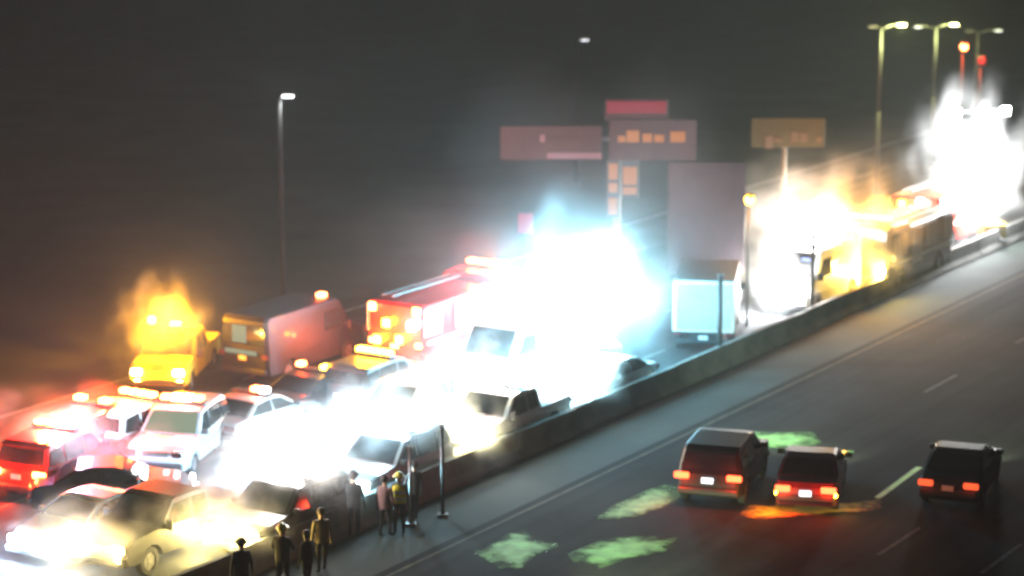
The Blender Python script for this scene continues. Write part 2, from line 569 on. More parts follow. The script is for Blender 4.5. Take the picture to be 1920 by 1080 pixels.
def vehicle(kind, name, label, cat, near, toward, paint, group=None, yaw=0.0, head=None, head_p=0, tail=None, tail_p=0,
            bar=None, bar_p=0, bar_cols=None, screen=None, plate=False, head_col=COL_COOL, glow_r=0.1):
    """near = ground point below the middle of the end nearest the camera"""
    s = SPEC[kind]
    hd = HEAD + R(yaw)
    h = Vector((math.sin(hd), math.cos(hd), 0))
    c = near + h * (s['L'] / 2)
    front = -h if toward else h
    rz = math.atan2(-front.x, front.y)
    t = empty(name, (c.x, c.y, 0), rz)
    tag(t, label, cat, group)
    link('body', cached((kind, 'body'), lambda: body_mesh(kind)), M[paint], t)
    link('windscreen', cached((kind, 'wind'), lambda: cross_pane(kind, s['wind'])), M[screen or 'glass'], t)
    if s['rear']:
        link('rear_window', cached((kind, 'rear'), lambda: cross_pane(kind, s['rear'])), M['glass'], t)
    for i in range(len(s['sides'])):
        for sx in (-1, 1):
            link('side_window', cached((kind, 'side', i, sx), lambda: side_pane(kind, i, sx)), M['glass'], t)
    if 'box' in s:
        bx = link('cargo_box', cached((kind, 'box'), lambda: box_mesh('cargo_box', *s['box'], bevel=0.05)), M['white'] if paint != 'black' else M['grey'], t)
        (bc, bs) = s['box']
        link('rear_door', cached((kind, 'rdoor'), lambda: box_mesh('rear_door', (0, bc[1] - bs[1] / 2 - .012, bc[2]), (bs[0] * .88, .03, bs[2] * .88), 0.008)), M['silver'], bx)
        link('roof_rail', cached((kind, 'rrail'), lambda: box_mesh('roof_rail', (0, bc[1], bc[2] + bs[2] / 2 + .012), (bs[0] * .98, bs[1] * .98, .02))), M['galv'], bx)
        link('chassis', cached((kind, 'chas'), lambda: box_mesh('chassis', (0, -.1, .72), (1.0, 6.6, .28), 0.02)), M['trim'], t)
    if kind == 'engine':
        for sx in (-1, 1):
            for k, yy in enumerate((-3.0, -1.0, .55)):
                hh, zc = (1.0, 2.02) if k == 0 or k == 1 else (1.5, 1.75)
                link('roller_shutter', cached((kind, 'shut', k, sx), lambda: box_mesh('roller_shutter', (sx * (1.225 + .012), yy, zc), (.03, 1.1, hh), .006)), M['silver'], t)
            link('reflective_band', cached((kind, 'band', sx), lambda: box_mesh('reflective_band', (sx * (1.225 + .016), -.1, 1.28), (.02, 6.6, .12))), M['stripe'], t)
        lad = cached((kind, 'ladder'), lambda: (lambda b: ([add_tube(b, (x, -3.3, 2.82), (x, 1.1, 2.82), .035, seg=6) for x in (-.75, -.3)], [add_tube(b, (-.75, -3.2 + .32 * q, 2.82), (-.3, -3.2 + .32 * q, 2.82), .02, seg=6) for q in range(14)], bm_mesh('ladder', b))[-1])(bmesh.new()))
        link('ladder', lad, M['galv'], t)
    for ay in s['axles']:
        for sx in (-1, 1):
            wh = link('wheel', cached((kind, 'wheel'), lambda: wheel_mesh(s['wheel'])), M['rubber'], t, (sx * (s['W'] / 2 - .12), ay, s['wheel']))
            link('rim', cached((kind, 'rim'), lambda: rim_mesh(s['wheel'])), M['rim'], wh)
    y1 = max(p[0] for p in s['prof'])
    y0 = -s['L'] / 2
    zb = s['prof'][-1][1] + .14
    link('front_bumper', cached((kind, 'fb'), lambda: box_mesh('front_bumper', (0, y1 + .02, zb), (s['W'] * .94, .16, .2), .04)), M['trim'] if kind in ('sedan', 'suv') else M['chrome'], t)
    link('rear_bumper', cached((kind, 'rb'), lambda: box_mesh('rear_bumper', (0, y0 - .0, .55), (s['W'] * .92, .16, .2), .04)), M['trim'], t)
    link('grille', cached((kind, 'gr'), lambda: (lambda b: ([add_box(b, (0, s['head'][1] + .035, s['head'][2] - .12 + q * .06), (s['head'][0] * 1.15, .05, .03)) for q in range(4)], bm_mesh('grille', b))[-1])(bmesh.new())), M['trim'], t)
    for sx in (-1, 1):
        my, mz = s['sides'][-1][-1][0] - .05, s['sides'][-1][-1][1] + .08
        link('side_mirror', cached((kind, 'mir', sx), lambda: box_mesh('side_mirror', (sx * (s['W'] / 2 + .1), my, mz), (.22, .1, .16 if kind in ('sedan', 'suv') else .3), .03)), M['trim'], t)
        hx, hy, hz = s['head']
        link('headlight', cached((kind, 'head', sx), lambda: box_mesh('headlight', (sx * hx, hy + .03, hz), (.36, .12, .2), .03)), M[head or 'chrome'], t)
        if head_p:
            lamp(t, (sx * hx, hy + .30, hz), head_col, head_p, glow_r, 'headlight_glow')
        tx, ty, tz = s['tail']
        tl = link('tail_light', cached((kind, 'tail', sx), lambda: box_mesh('tail_light', (sx * tx, ty - .02, tz), (.44 if kind in ('sedan', 'suv') else .26, .1, .18), .03)), M[tail or 'maroon'], t)
        if tail_p:
            lamp(t, (sx * tx, ty - .28, tz), COL_RED, tail_p, glow_r, 'tail_glow')
    link('number_plate', cached((kind, 'plate'), lambda: box_mesh('number_plate', (0, y0 - .07, s['tail'][2] - .1), (.34, .03, .16), .005)), M['e_plate' if plate else 'white'], t)
    if bar:
        by, bz = s['bar']
        n = len(bar)
        wid = s['W'] * .74
        lb = link('light_bar', cached((kind, 'bar'), lambda: box_mesh('light_bar', (0, by, bz + .05), (wid + .1, .34, .08), .02)), M['trim'], t)
        for i, ch in enumerate(bar):
            if ch == '.':
                continue
            x = -wid / 2 + wid * (i + .5) / n
            mm = {'r': 'e_red', 'a': 'e_amber', 'w': 'e_white', 'v': 'e_blue', 'c': 'e_cool'}[ch]
            col = {'r': COL_RED, 'a': COL_AMB, 'w': COL_WHITE, 'v': (.7, .4, 1), 'c': COL_COOL}[ch]
            link('beacon', cached((kind, 'beacon', n), lambda: box_mesh('beacon', (0, 0, 0), (wid / n * .8, .3, .15), .03)), M[mm], lb, (x, by, bz + .165))
            if bar_p:
                lamp(t, (x, by, bz + .42), col, bar_p, glow_r, 'beacon_glow')
    return t

exec_vehicles = []
G_OPEN = 'cars driving away on the open lanes'
G_QUEUE = 'vehicles stopped on the closed road facing the camera'
G_RESP = 'emergency vehicles on the closed road'

# open lanes, driving away
vehicle('suv', 'departing_suv', 'dark SUV driving away with bright red tail lights, left of the maroon sedan', 'suv', G(1326, 956), False, 'black', G_OPEN, yaw=-15,
        tail='e_tail', tail_p=80, plate=True)
vehicle('sedan', 'maroon_sedan', 'maroon sedan driving away with glowing tail lights beside a yellow patch on the road', 'car', G(1509, 968), False, 'maroon', G_OPEN, yaw=-20,
        tail='e_tail', tail_p=80, plate=True)
vehicle('sedan', 'dark_sedan', 'dark sedan driving away at the right edge behind the maroon one', 'car', G(1776, 958), False, 'black', G_OPEN, yaw=-12,
        tail='e_taildim', tail_p=4)
for nm in ('departing_suv', 'maroon_sedan', 'dark_sedan'):
    t = bpy.data.objects[nm]
    k = 'suv' if nm == 'departing_suv' else 'sedan'
    hx, hy, hz = SPEC[k]['head']
    for sx in (-1, 1):
        spot(t, (sx * hx, hy + .15, hz), (sx * hx * 1.1, hy + 9, 0), (.75, 1, .6), 900, 55, .7)
# amber hazard lamps low at the corners of the maroon sedan
t = bpy.data.objects['maroon_sedan']
for sx in (-1, 1):
    link('hazard_lamp', cached(('sedan', 'haz', sx), lambda: box_mesh('hazard_lamp', (sx * .84, -2.2, .62), (.12, .1, .1), .02)), M['e_amber'], t)
    lamp(t, (sx * 1.25, -2.2, .4), (1, .62, .1), 14, .08, 'hazard_glow')

f_ = vehicle('sedan', 'following_sedan', 'sedan following the departing dark SUV, its headlights on the green pools coloured into the road', 'car', G(905, 1330), False, 'silver', G_OPEN, yaw=-4)
for sx in (-1, 1):
    spot(f_, (sx * .66, 2.6, .68), (sx * .8 - .3, 5.4, 0), (.72, 1, .5), 12000, 34, .9)
# queue nearest the barrier (row one) and the next lane (row two), all facing the camera
vehicle('sedan', 'white_sedan', 'white sedan with blue-white headlights in the bottom corner of the queue', 'car', G(58, 1062), True, 'white', G_QUEUE,
        head='e_cool', head_p=900, head_col=(.5, .72, 1))
vehicle('pickup', 'dark_pickup', 'dark pickup with two wide yellow-white headlights at the bottom edge', 'pickup', G(181, 1088), True, 'black', G_QUEUE,
        head='e_warm', head_p=900, head_col=COL_WARM)
vehicle('suv', 'dark_suv', 'dark SUV with yellowish headlights and added white roof lamps beside the people at the barrier', 'suv', G(430, 1058), True, 'black', G_QUEUE,
        head='e_warm', head_p=800, head_col=(1, .76, .22), bar='w.w', bar_p=1000)  # roof lamps added to whiten the glare behind the people
vehicle('suv', 'silver_suv', 'silver SUV with glaring headlights behind the person in dark clothes', 'suv', G(640, 958), True, 'silver', G_QUEUE,
        head='e_cool', head_p=1200, head_col=(.36, .85, 1), bar='c.c', bar_p=700)  # cool roof bar added to spread white over the queue
vehicle('pickup', 'white_pickup', 'white pickup with warm glaring headlights behind the tall dark marker post', 'pickup', G(850, 868), True, 'white', G_QUEUE,
        head='e_white', head_p=1300, head_col=(1, .86, .35), bar='w.w', bar_p=1000)  # added roof bar, extra white for the glare band
vehicle('sedan', 'silver_sedan', 'silver sedan with white headlights in the blinding patch above the dark SUV', 'car', G(470, 938), True, 'silver', G_QUEUE,
        head='e_cool', head_p=1200, head_col=(.36, .74, 1))
vehicle('suv', 'white_suv', 'white SUV with blue-white headlights in the middle of the queue', 'suv', G(680, 845), True, 'white', G_QUEUE,
        head='e_cool', head_p=1200, head_col=(.36, .74, 1))
vehicle('van', 'ambulance', 'white ambulance with cool white lights just left of the light tower glare', 'ambulance', G(885, 755), True, 'white', G_RESP,
        head='e_cool', head_p=1200, head_col=(.34, .74, 1), bar='cc.cc', bar_p=600)
vehicle('sedan', 'pearl_sedan', 'white sedan with dazzling headlights directly below the blazing light tower', 'car', G(1068, 775), True, 'white', G_QUEUE,
        head='e_cool', head_p=2600, head_col=(.4, .85, 1))
vehicle('box_truck', 'white_box_truck', 'white box truck lit from its side, right of the blinding floodlights', 'truck', G(1318, 668), False, 'white', G_QUEUE, yaw=-24)
vehicle('van', 'rescue_van', 'white rescue van blown out by floodlights with small blue marker lamps', 'van', G(1462, 592), True, 'white', G_RESP,
        head='e_cool', head_p=1500, head_col=(.9, .95, 1), bar='wwww', bar_p=450)
t = bpy.data.objects['rescue_van']
for sx in (-1, 1):
    link('marker_lamp', cached(('van', 'mark', sx), lambda: box_mesh('marker_lamp', (sx * .52, 1.78, 2.14), (.34, .1, .1), .02)), M['e_marker'], t)

# emergency vehicles farther across
am = vehicle('pickup', 'recovery_truck', 'yellow recovery pickup facing the camera under a flaring amber beacon', 'pickup', G(296, 748), True, 'yellow', G_RESP, yaw=-26,
        head='e_warm', head_p=500, head_col=(1, .5, .03), bar='.a.', bar_p=5500)
o = link('work_lamp', box_mesh('work_lamp', (0, 0, 0), (.3, .2, .3), .05), M['e_amber'], am, (1.08, -.9, 1.95))
link('lamp_stalk', tube_mesh('lamp_stalk', [(0, 0, -.15), (0, 0, -.9)], .03), M['trim'], o)
lamp(am, (1.08, -.6, 2.25), COL_AMB, 250, .1, 'work_lamp_glow')
vehicle('van', 'dark_cargo_van', 'dark long cargo van with a pale glowing rear panel beside the amber beacon', 'van', G(458, 722), False, 'black', G_RESP)
t = bpy.data.objects['dark_cargo_van']
link('glow_panel', box_mesh('glow_panel', (-.15, -3.03, 1.85), (.62, .03, .62), .006), M['e_palegreen'], t)  # reflective panel, its returned light put in as a weak glow
link('reflective_strip', box_mesh('reflective_strip', (-.1, -3.03, 1.2), (1.4, .03, .16), .006), M['e_palegreen'], t)  # strip glows too, in place of light thrown back
o = link('beacon', box_mesh('beacon', (0, 0, 0), (.3, .3, .16), .03), M['e_red'], t, (.4, 2.0, 1.9))
o.location = (.5, 1.0, 2.6)
lamp(t, (.5, 1.0, 2.9), COL_RED, 40, .08, 'beacon_glow')
vehicle('suv', 'amber_bar_suv', 'grey SUV carrying a wide row of amber beacons on its roof', 'suv', G(636, 790), False, 'grey', G_RESP,
        bar='aaaaa', bar_p=220, bar_cols=None, tail='maroon')
vehicle('sedan', 'patrol_sedan', 'dark patrol sedan with two red roof lamps left of the amber row', 'car', G(520, 798), False, 'black', G_RESP,
        bar='r..a', bar_p=60, tail='e_tail')
vehicle('sedan', 'grey_sedan', 'grey sedan with a red and white roof lamp beside the pale command SUV', 'car', G(400, 846), False, 'silver', G_RESP,
        bar='..rw', bar_p=60)
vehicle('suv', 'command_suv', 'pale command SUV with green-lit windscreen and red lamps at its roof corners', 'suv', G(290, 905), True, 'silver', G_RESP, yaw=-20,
        bar='rwwr', bar_p=50, screen='e_palegreen')
vehicle('sedan', 'black_sedan', 'black sedan standing crosswise with bright reflections along its side', 'car', G(62, 958), False, 'black', G_RESP, yaw=52,
        head='e_white', head_p=60, tail='maroon')
vehicle('suv', 'red_fire_suv', 'red fire SUV at the left edge with yellow-hot and violet roof lamps', 'suv', G(34, 948), False, 'red', G_RESP, yaw=-8,
        bar='rawv', bar_p=1000, tail='e_red', tail_p=500)
vehicle('suv', 'red_command_suv', 'red SUV with two hot red roof lamps behind the crosswise black sedan', 'suv', G(100, 895), False, 'red', G_RESP, yaw=-4,
        bar='r.r', bar_p=2200, tail='e_red', tail_p=400)
vehicle('suv', 'white_patrol_suv', 'white patrol SUV with red and amber roof lamps beside the pale command SUV', 'suv', G(180, 880), False, 'white', G_RESP,
        bar='rrar', bar_p=1000, tail='e_red', tail_p=200)
vehicle('engine', 'fire_engine', 'red fire engine with red and yellow rear lamps left of the white glare', 'fire engine', G(742, 704), False, 'red', G_RESP,
        bar='rrar', bar_p=600, tail='e_red', tail_p=700)
t = bpy.data.objects['fire_engine']
for x, z, mm, col, p in ((-.95, 2.45, 'e_red', COL_RED, 160), (.95, 2.45, 'e_red', COL_RED, 200), (-.35, 1.9, 'e_amber', COL_AMB, 150), (.2, 1.35, 'e_amber', COL_AMB, 150), (-.75, 1.25, 'e_amber', COL_AMB, 120), (.75, 1.9, 'e_white', COL_WHITE, 200)):
    link('rear_beacon', cached(('engine', 'rear_beacon'), lambda: box_mesh('rear_beacon', (0, 0, 0), (.3, .12, .3), .03)), M[mm], t, (x, -3.66, z))
    lamp(t, (x, -3.95, z), col, p, .1, 'rear_beacon_glow')
# right hand end
vehicle('engine', 'tow_truck', 'heavy dark service truck covered in amber lamps right of the rescue van', 'truck', G(1612, 552), True, 'grey', G_RESP,
        head='e_warm', head_p=1300, head_col=(1, .62, .1), bar='aaaaa', bar_p=900)
vehicle('engine', 'far_fire_engine', 'red fire engine with stacked amber rear lamps before the far white glare', 'fire engine', G(1712, 478), False, 'red', G_RESP,
        bar='.aa.', bar_p=100, tail='e_amber', tail_p=140)
t = bpy.data.objects['far_fire_engine']
for x, z, mm, col, p in ((-.6, 2.3, 'e_amber', COL_AMB, 60), (.3, 2.45, 'e_white', COL_WHITE, 260), (-.2, 1.75, 'e_amber', COL_AMB, 120), (.4, 1.65, 'e_white', COL_WARM, 260), (-.8, 1.2, 'e_red', COL_RED, 60), (.7, .95, 'e_white', COL_WHITE, 260)):
    link('rear_beacon', MESH[('engine', 'rear_beacon')], M[mm], t, (x, -3.66, z))
    lamp(t, (x, -3.95, z), col, p, .1, 'rear_beacon_glow')

# ------------------------------------------------------------------ portable light towers
def light_tower(p, hts, label, power, col, aim, name='light_tower', em='e_flood'):
    t = empty(name, (p.x, p.y, 0), 0.3)
    tag(t, label, 'light tower', 'portable light towers')
    bm = bmesh.new()
    add_box(bm, (0, 0, .75), (1.1, 1.7, .7), .06)
    link('generator_box', bm_mesh('generator_box', bm), M['yellow'], t)
    for sx in (-1, 1):
        wh = link('wheel', cached(('tower', 'wheel'), lambda: wheel_mesh(.3)), M['rubber'], t, (sx * .66, 0, .3))
        link('rim', cached(('tower', 'rim'), lambda: rim_mesh(.3)), M['rim'], wh)
    link('tow_bar', tube_mesh('tow_bar', [(0, -.8, .5), (0, -1.9, .45)], .05), M['dark_steel'], t)
    top = max(z for _, z in hts) + .1
    link('mast', tube_mesh('mast', [(0, 0, 1.1), (0, 0, top * .6), (0, 0, top)], .07, r2=.04), M['galv'], t)
    zs = sorted({z for _, z in hts})
    for z in zs:
        xs = [x for x, zz in hts if zz == z]
        link('crossbar', tube_mesh('crossbar', [(min(xs) - .2, 0, z), (max(xs) + .2, 0, z)], .035), M['galv'], t)
    for x, z in hts:
        bm = bmesh.new()
        add_box(bm, (0, 0.06, 0), (.5, .16, .42), .04)
        hs = link('floodlight', bm_mesh('floodlight', bm), M['dark_steel'], t, (x, -.12, z))
        link('lens', box_mesh('lens', (0, -.05, 0), (.44, .05, .36), .01), M[em], hs)
        lamp(t, (x, -.45, z), col, power * .42, .18, 'floodlight_glow')
        aim = Matrix.Rotation(-0.3, 3, 'Z') @ (-U * .75 - N * .75 + Vector((0, 0, -.1)))
        spot(t, (x, -.42, z), Vector((x, -.42, z)) + aim, col, power * 1.5, 165, .8, 'floodlight_beam', .18)
    return t
light_tower(G(1125, 694), [(-.75, 2.6), (0.75, 2.6), (-.75, 3.5), (.75, 3.5), (-.3, 4.6), (.3, 4.6)],
            'light tower with six cyan-white floodlights blazing in the middle of the picture', 2600, (.22, .74, 1), None)
light_tower(G(1040, 655), [(-.6, 2.4), (.6, 2.4), (0, 3.3)],
            'smaller light tower whose floodlights merge with the blazing one beside it', 1100, (.26, .76, 1), None)
light_tower(G(1850, 458), [(-.6, 2.2), (.6, 2.2), (-.6, 3.6), (.6, 3.6), (0, 5.0), (-1.9, 6.2), (-.5, 6.2), (.6, 6.2)],
            'far light tower with white floodlights near the right edge', 2000, (.95, .98, 1), None, em='e_white')
light_tower(G(1545, 505), [(-.6, 2.4), (.6, 2.4)],
            'short light tower with warm white floodlights behind the service truck', 1200, (1, .85, .45), None, em='e_warm')

# ------------------------------------------------------------------ poles and signs
def street_light(p, arms, label, power, z_top, group='street lights beyond the closed road', steel='galv'):
    t = empty('street_light', p)
    tag(t, label, 'street light', group)
    link('pole', tube_mesh('pole', [(0, 0, 0), (0, 0, z_top * .5), (0, 0, z_top)], .13, r2=.075), M[steel], t)
    link('base_plate', box_mesh('base_plate', (0, 0, .06), (.45, .45, .12), .02), M['dark_steel'], t)
    for dx, dz, lit, col in arms:
        link('arm', tube_mesh('arm', [(0, 0, z_top - .08), (dx * .5, 0, z_top + dz * .7), (dx, 0, z_top + dz)], .035), M[steel], t)
        hd = link('lamp_head', box_mesh('lamp_head', (0, 0, 0), (.5, .24, .12), .03), M['galv'], t, (dx, 0, z_top + dz))
        link('lens', box_mesh('lens', (0, 0, -.08), (.4, .2, .05), .01), M[{0: 'stripe', 1: 'e_plate', 2: 'e_warm'}[lit]], hd)
        if power and lit:
            lamp(t, (dx, -.18, z_top + dz - .3), col, power * (1 if lit == 2 else .12), .1, 'street_glow')
    return t
YL = (.95, 1, .35)
for (px, d, py, arms, lab, pw) in (
    (1652, 125, 52, [(1.05, .2, 2, YL), (-.45, .1, 0, YL)], 'tall street light with the brightest yellow-green lamp, first of the far row', 1500),
    (1755, 135, 50, [(1.0, .18, 2, YL), (-1.0, .05, 1, YL)], 'middle far street light with a yellow lamp on its right arm', 900),
    (1833, 142, 60, [(1.2, .15, 1, YL), (-.5, .1, 0, YL)], 'farthest street light at the right edge with a dim lamp', 500)):
    top = at_depth(px, py, d)
    street_light(Vector((top.x, d, 0)), arms, lab, pw, top.z)
top = at_depth(524, 182, G(524, 622).y)
street_light(Vector((top.x, top.y, 0)), [(.32, .08, 1, (1, 1, 1))], 'lone pale street light standing on the dark far verge at the left', 4500, top.z, None, 'black_steel')
top = at_depth(1082, 76, 128)
street_light(Vector((top.x, 128, 0)), [(.4, .1, 1, (1, 1, 1))], 'faint street light behind the T-shaped sign with only its lamp showing', 40, top.z, None, 'black_steel')

def gantry():
    px, n = 1160, -48.0
    d = n / (.851 * (px - 960) / F - .525)
    p = Vector(((px - 960) / F * d, d, 0))
    t = empty('overhead_sign', p)
    tag(t, 'T-shaped overhead sign with reddish panels and amber cells above the glare', 'road sign')
    D = d
    def X(x):
        return at_depth(x, 300, D).x - p.x
    def Z(y):
        return z_over(p, y)
    link('mast', tube_mesh('mast', [(0, 0.3, 0), (0, 0.3, Z(235))], .2, r2=.14), M['galv'], t)
    link('crossbeam', tube_mesh('crossbeam', [(X(950), .3, Z(262)), (X(1300), .3, Z(262))], .1), M['galv'], t)
    def pan(name, x0, x1, y0, y1, m, yy=0.0, th=.16):
        a, b = X(x0), X(x1)
        zt, zb = Z(y0), Z(y1)
        return link(name, box_mesh(name, (0, 0, 0), (b - a, th, zt - zb), .02), m, t, ((a + b) / 2, yy, (zt + zb) / 2))
    lp = pan('sign_panel', 938, 1128, 236, 299, M['sign_mauve'])
    rp = pan('sign_panel', 1142, 1304, 224, 300, M['sign_mauve'])
    pan('red_panel', 1137, 1248, 190, 212, M['e_signred'])
    pan('panel_frame', 1134, 1252, 186, 226, M['sign_mauve'], .12)
    for x0, x1, y0, y1 in ((1012, 1022, 252, 266), (1024, 1090, 256, 264), (1026, 1128, 286, 297)):
        pan('message_strip', x0, x1, y0, y1, M['sign_mauve'] if x1 - x0 > 20 and y1 < 280 else M['e_signdim'], -.10, .03)
    for x0, x1, y0, y1 in ((1158, 1172, 254, 266), (1174, 1198, 244, 266), (1204, 1222, 250, 266), (1226, 1244, 252, 266), (1256, 1284, 246, 266)):
        pan('amber_cell', x0, x1, y0, y1, M['e_cell'], -.10, .03)
    # twin lit strips hanging on the mast
    for x0, x1, y0, y1 in ((1141, 1158, 306, 336), (1141, 1158, 342, 360), (1141, 1158, 370, 402), (1168, 1194, 312, 346), (1168, 1194, 350, 364)):
        pan('hanging_cell', x0, x1, y0, y1, M['e_cell'], -.10, .04)
    pan('hanging_frame', 1138, 1162, 300, 408, M['dark_steel'], .04, .08)
    pan('hanging_frame', 1165, 1198, 300, 372, M['dark_steel'], .04, .08)
M['e_signdim'] = emit('sign_pink_strip', (1.0, .4, .45), .3)
gantry()

def sign_two():
    d = 106.0
    p = Vector(((1476 - 960) / F * d, d, 0))
    t = empty('message_sign', p)
    tag(t, 'olive message sign with faint amber cells above the rescue van', 'road sign')
    X = lambda x: at_depth(x, 250, d).x - p.x
    Z = lambda y: z_over(p, y)
    link('mast', tube_mesh('mast', [(0, .2, 0), (0, .2, Z(240))], .15, r2=.11), M['galv'], t)
    def pan(name, x0, x1, y0, y1, m, yy=0.0, th=.16):
        a, b, zt, zb = X(x0), X(x1), Z(y0), Z(y1)
        return link(name, box_mesh(name, (0, 0, 0), (b - a, th, zt - zb), .02), m, t, ((a + b) / 2, yy, (zt + zb) / 2))
    pan('sign_panel', 1408, 1546, 221, 276, M['sign_olive'])
    for x0, x1, y0, y1 in ((1434, 1450, 254, 278), (1452, 1466, 258, 266), (1482, 1497, 246, 266), (1499, 1514, 248, 266), (1530, 1542, 256, 266)):
        pan('amber_cell', x0, x1, y0, y1, M['e_celldim'], -.10, .03)
M['e_celldim'] = emit('sign_dim_amber', (1.0, .5, .25), .16)
sign_two()

def small_sign(px, y_top, y_bot, w_px, base_y, label, name, m, glow, shape='square'):
    p = G(px, base_y)
    t = empty(name, (p.x, p.y, 0))
    tag(t, label, 'road sign' if shape == 'square' else 'signal')
    sc = F / (p.y * 1.0) * 1.0
    zt, zb = z_over(p, y_top), z_over(p, y_bot)
    link('post', tube_mesh('post', [(0, .08, 0), (0, .08, zt)], .05), M['galv'], t)
    if shape == 'square':
        link('backing', box_mesh('backing', (0, .02, (zt + zb) / 2), (w_px / sc + .05, .06, zt - zb + .05), .01), M['dark_steel'], t)
        link('lit_face', box_mesh('lit_face', (0, -.03, (zt + zb) / 2), (w_px / sc, .04, zt - zb), .01), M[m], t)
    else:
        bm = bmesh.new()
        add_box(bm, (0, 0, 0), (w_px / sc, .3, zt - zb), .04)
        hd = link('housing', bm_mesh('housing', bm), M['dark_steel'], t, (0, -.05, (zt + zb) / 2))
        bm = bmesh.new()
        add_tube(bm, (0, -.24, 0), (0, -.12, 0), w_px / sc * .42, seg=16)
        link('lens', bm_mesh('lens', bm), M[m], hd)
        bm = bmesh.new()
        add_tube(bm, (0, -.4, (w_px / sc) * .42), (0, -.12, (w_px / sc) * .46), .1, seg=8)
        link('visor', bm_mesh('visor', bm), M['dark_steel'], hd)
    if glow:
        lamp(t, (0, -.55, (zt + zb) / 2), *glow, .1, 'sign_glow')
    return t
small_sign(985, 400, 437, 28, 488, 'small square sign glowing pink-red left of the blinding floodlights', 'square_sign', 'e_pink', None)
small_sign(1400, 362, 384, 22, 612, 'round amber warning beacon on a tall post left of the rescue van glare', 'warning_beacon', 'e_amber', (COL_AMB, 220), 'round')
small_sign(1797, 78, 96, 16, 330, 'far red signal lamp between the last two street lights', 'red_signal', 'e_red', (COL_RED, 260), 'round')
small_sign(1831, 104, 122, 16, 330, 'lower dim red signal lamp beside the farthest street light', 'red_signal', 'e_signred', (COL_RED, 160), 'round')

def sign_back():
    p = G(1322, 585)
    t = empty('sign_back', p)
    tag(t, 'tall blank mauve-grey sign panel seen from behind, above the white box truck', 'road sign')
    X = lambda x: at_depth(x, 400, p.y).x - p.x
    a, b, zt, zb = X(1252), X(1396), z_over(p, 304), z_over(p, 512)
    link('panel', box_mesh('panel', (0, 0, 0), (b - a, .12, zt - zb), .02), M['sign_mauve'], t, ((a + b) / 2, 0, (zt + zb) / 2))
    for x in (a + .5, b - .5):
        link('post', tube_mesh('post', [(x, .16, 0), (x, .16, zt - .1)], .09), M['galv'], t)
sign_back()

def marker_post(px, y_top, base_y, label, r=.06):
    p = G(px, base_y)
    z = z_over(p, y_top)
    t = empty('marker_post', (p.x, p.y, 0))
    tag(t, label, 'post', 'dark posts along the barrier')
    link('shaft', tube_mesh('shaft', [(0, 0, 0), (0, 0, z)], r), M['dark_steel'], t)
    link('base_plate', box_mesh('base_plate', (0, 0, .04), (.3, .3, .08), .01), M['dark_steel'], t)
    link('cap', box_mesh('cap', (0, 0, z + .03), (r * 2.6, r * 2.6, .07), .01), M['galv'], t)
marker_post(830, 800, 968, 'dark marker post before the white pickup and its warm headlights')
marker_post(1348, 516, 690, 'tall dark post in front of the white box truck', .09)
marker_post(1521, 440, 612, 'tall dark post between the rescue van and the amber service truck', .08)
marker_post(770, 838, 985, 'short dark marker post behind the person in the yellow vest', .05)

# ------------------------------------------------------------------ people
def skin_mesh(name, verts, edges, radii, root, sub=2):
    me = bpy.data.meshes.new(name)
    me.from_pydata(verts, edges, [])
    o = bpy.data.objects.new(name + '_tmp', me)
    C.objects.link(o)
    sk = o.modifiers.new('skin', 'SKIN')
    for i, r in enumerate(radii):
        rr = r if isinstance(r, tuple) else (r, r)
        me.skin_vertices[0].data[i].radius = rr
        me.skin_vertices[0].data[i].use_root = (i == root)
    ss = o.modifiers.new('sub', 'SUBSURF')
    ss.levels = ss.render_levels = sub
    dg = bpy.context.evaluated_depsgraph_get()
    out = bpy.data.meshes.new_from_object(o.evaluated_get(dg))
    out.name = name
    bpy.data.objects.remove(o)
    for p in out.polygons:
        p.use_smooth = True
    return out

def person_meshes(arm_l, arm_r, stride, lean):
    """front is +y; arms are (elbow, wrist) offsets from the shoulder"""
    V, E, RD = [], [], []
    def add(p, r, par=None):
        V.append(tuple(p)); RD.append(r)
        if par is not None:
            E.append((par, len(V) - 1))
        return len(V) - 1
    pel = add((0, 0, .95), (.155, .115))
    wai = add((0, lean * .2, 1.12), (.15, .11), pel)
    che = add((0, lean * .6, 1.33), (.18, .125), wai)
    nb = add((0, lean * .9, 1.47), (.09, .08), che)
    nk = add((0, lean, 1.53), .058, nb)
    hd = add((0, lean * 1.1 + .015, 1.62), (.085, .1), nk)
    add((0, lean * 1.1 + .01, 1.72), (.075, .09), hd)
    for sx, (el, wr) in ((-1, arm_l), (1, arm_r)):
        sh = add((sx * .19, lean * .8, 1.42), .068, che)
        e = add(Vector(V[sh]) + Vector((sx * el[0], el[1], el[2])), .048, sh)
        w = add(Vector(V[sh]) + Vector((sx * wr[0], wr[1], wr[2])), .032, e)
        dr = (Vector(V[w]) - Vector(V[e])).normalized()
        pm = add(Vector(V[w]) + dr * .07, (.038, .022), w)
        side = Vector((0, 1, 0)) if abs(dr.y) < .7 else Vector((sx, 0, 0))
        base = Vector(V[pm])
        for k in range(4):
            L = (.075, .088, .083, .062)[k]
            f1 = add(base + side * (-.03 + k * .02) + dr * .035, .0095, pm)
            add(base + side * (-.03 + k * .02) * 1.1 + dr * (.035 + L) + Vector((-sx * .012, 0, 0)), .008, f1)
        th = add(base + side * .035 - dr * .02, .011, pm)
        add(base + side * .06 + dr * .03, .009, th)
    for sx in (-1, 1):
        st = stride * sx
        hp = add((sx * .095, 0, .88), .1, pel)
        kn = add((sx * .105, st * .5 + .02, .5), .066, hp)
        an = add((sx * .11, st, .1), .045, kn)
        add((sx * .125, st + .16, .04), (.045, .035), an)
    return skin_mesh('person_body', V, E, RD, 0)

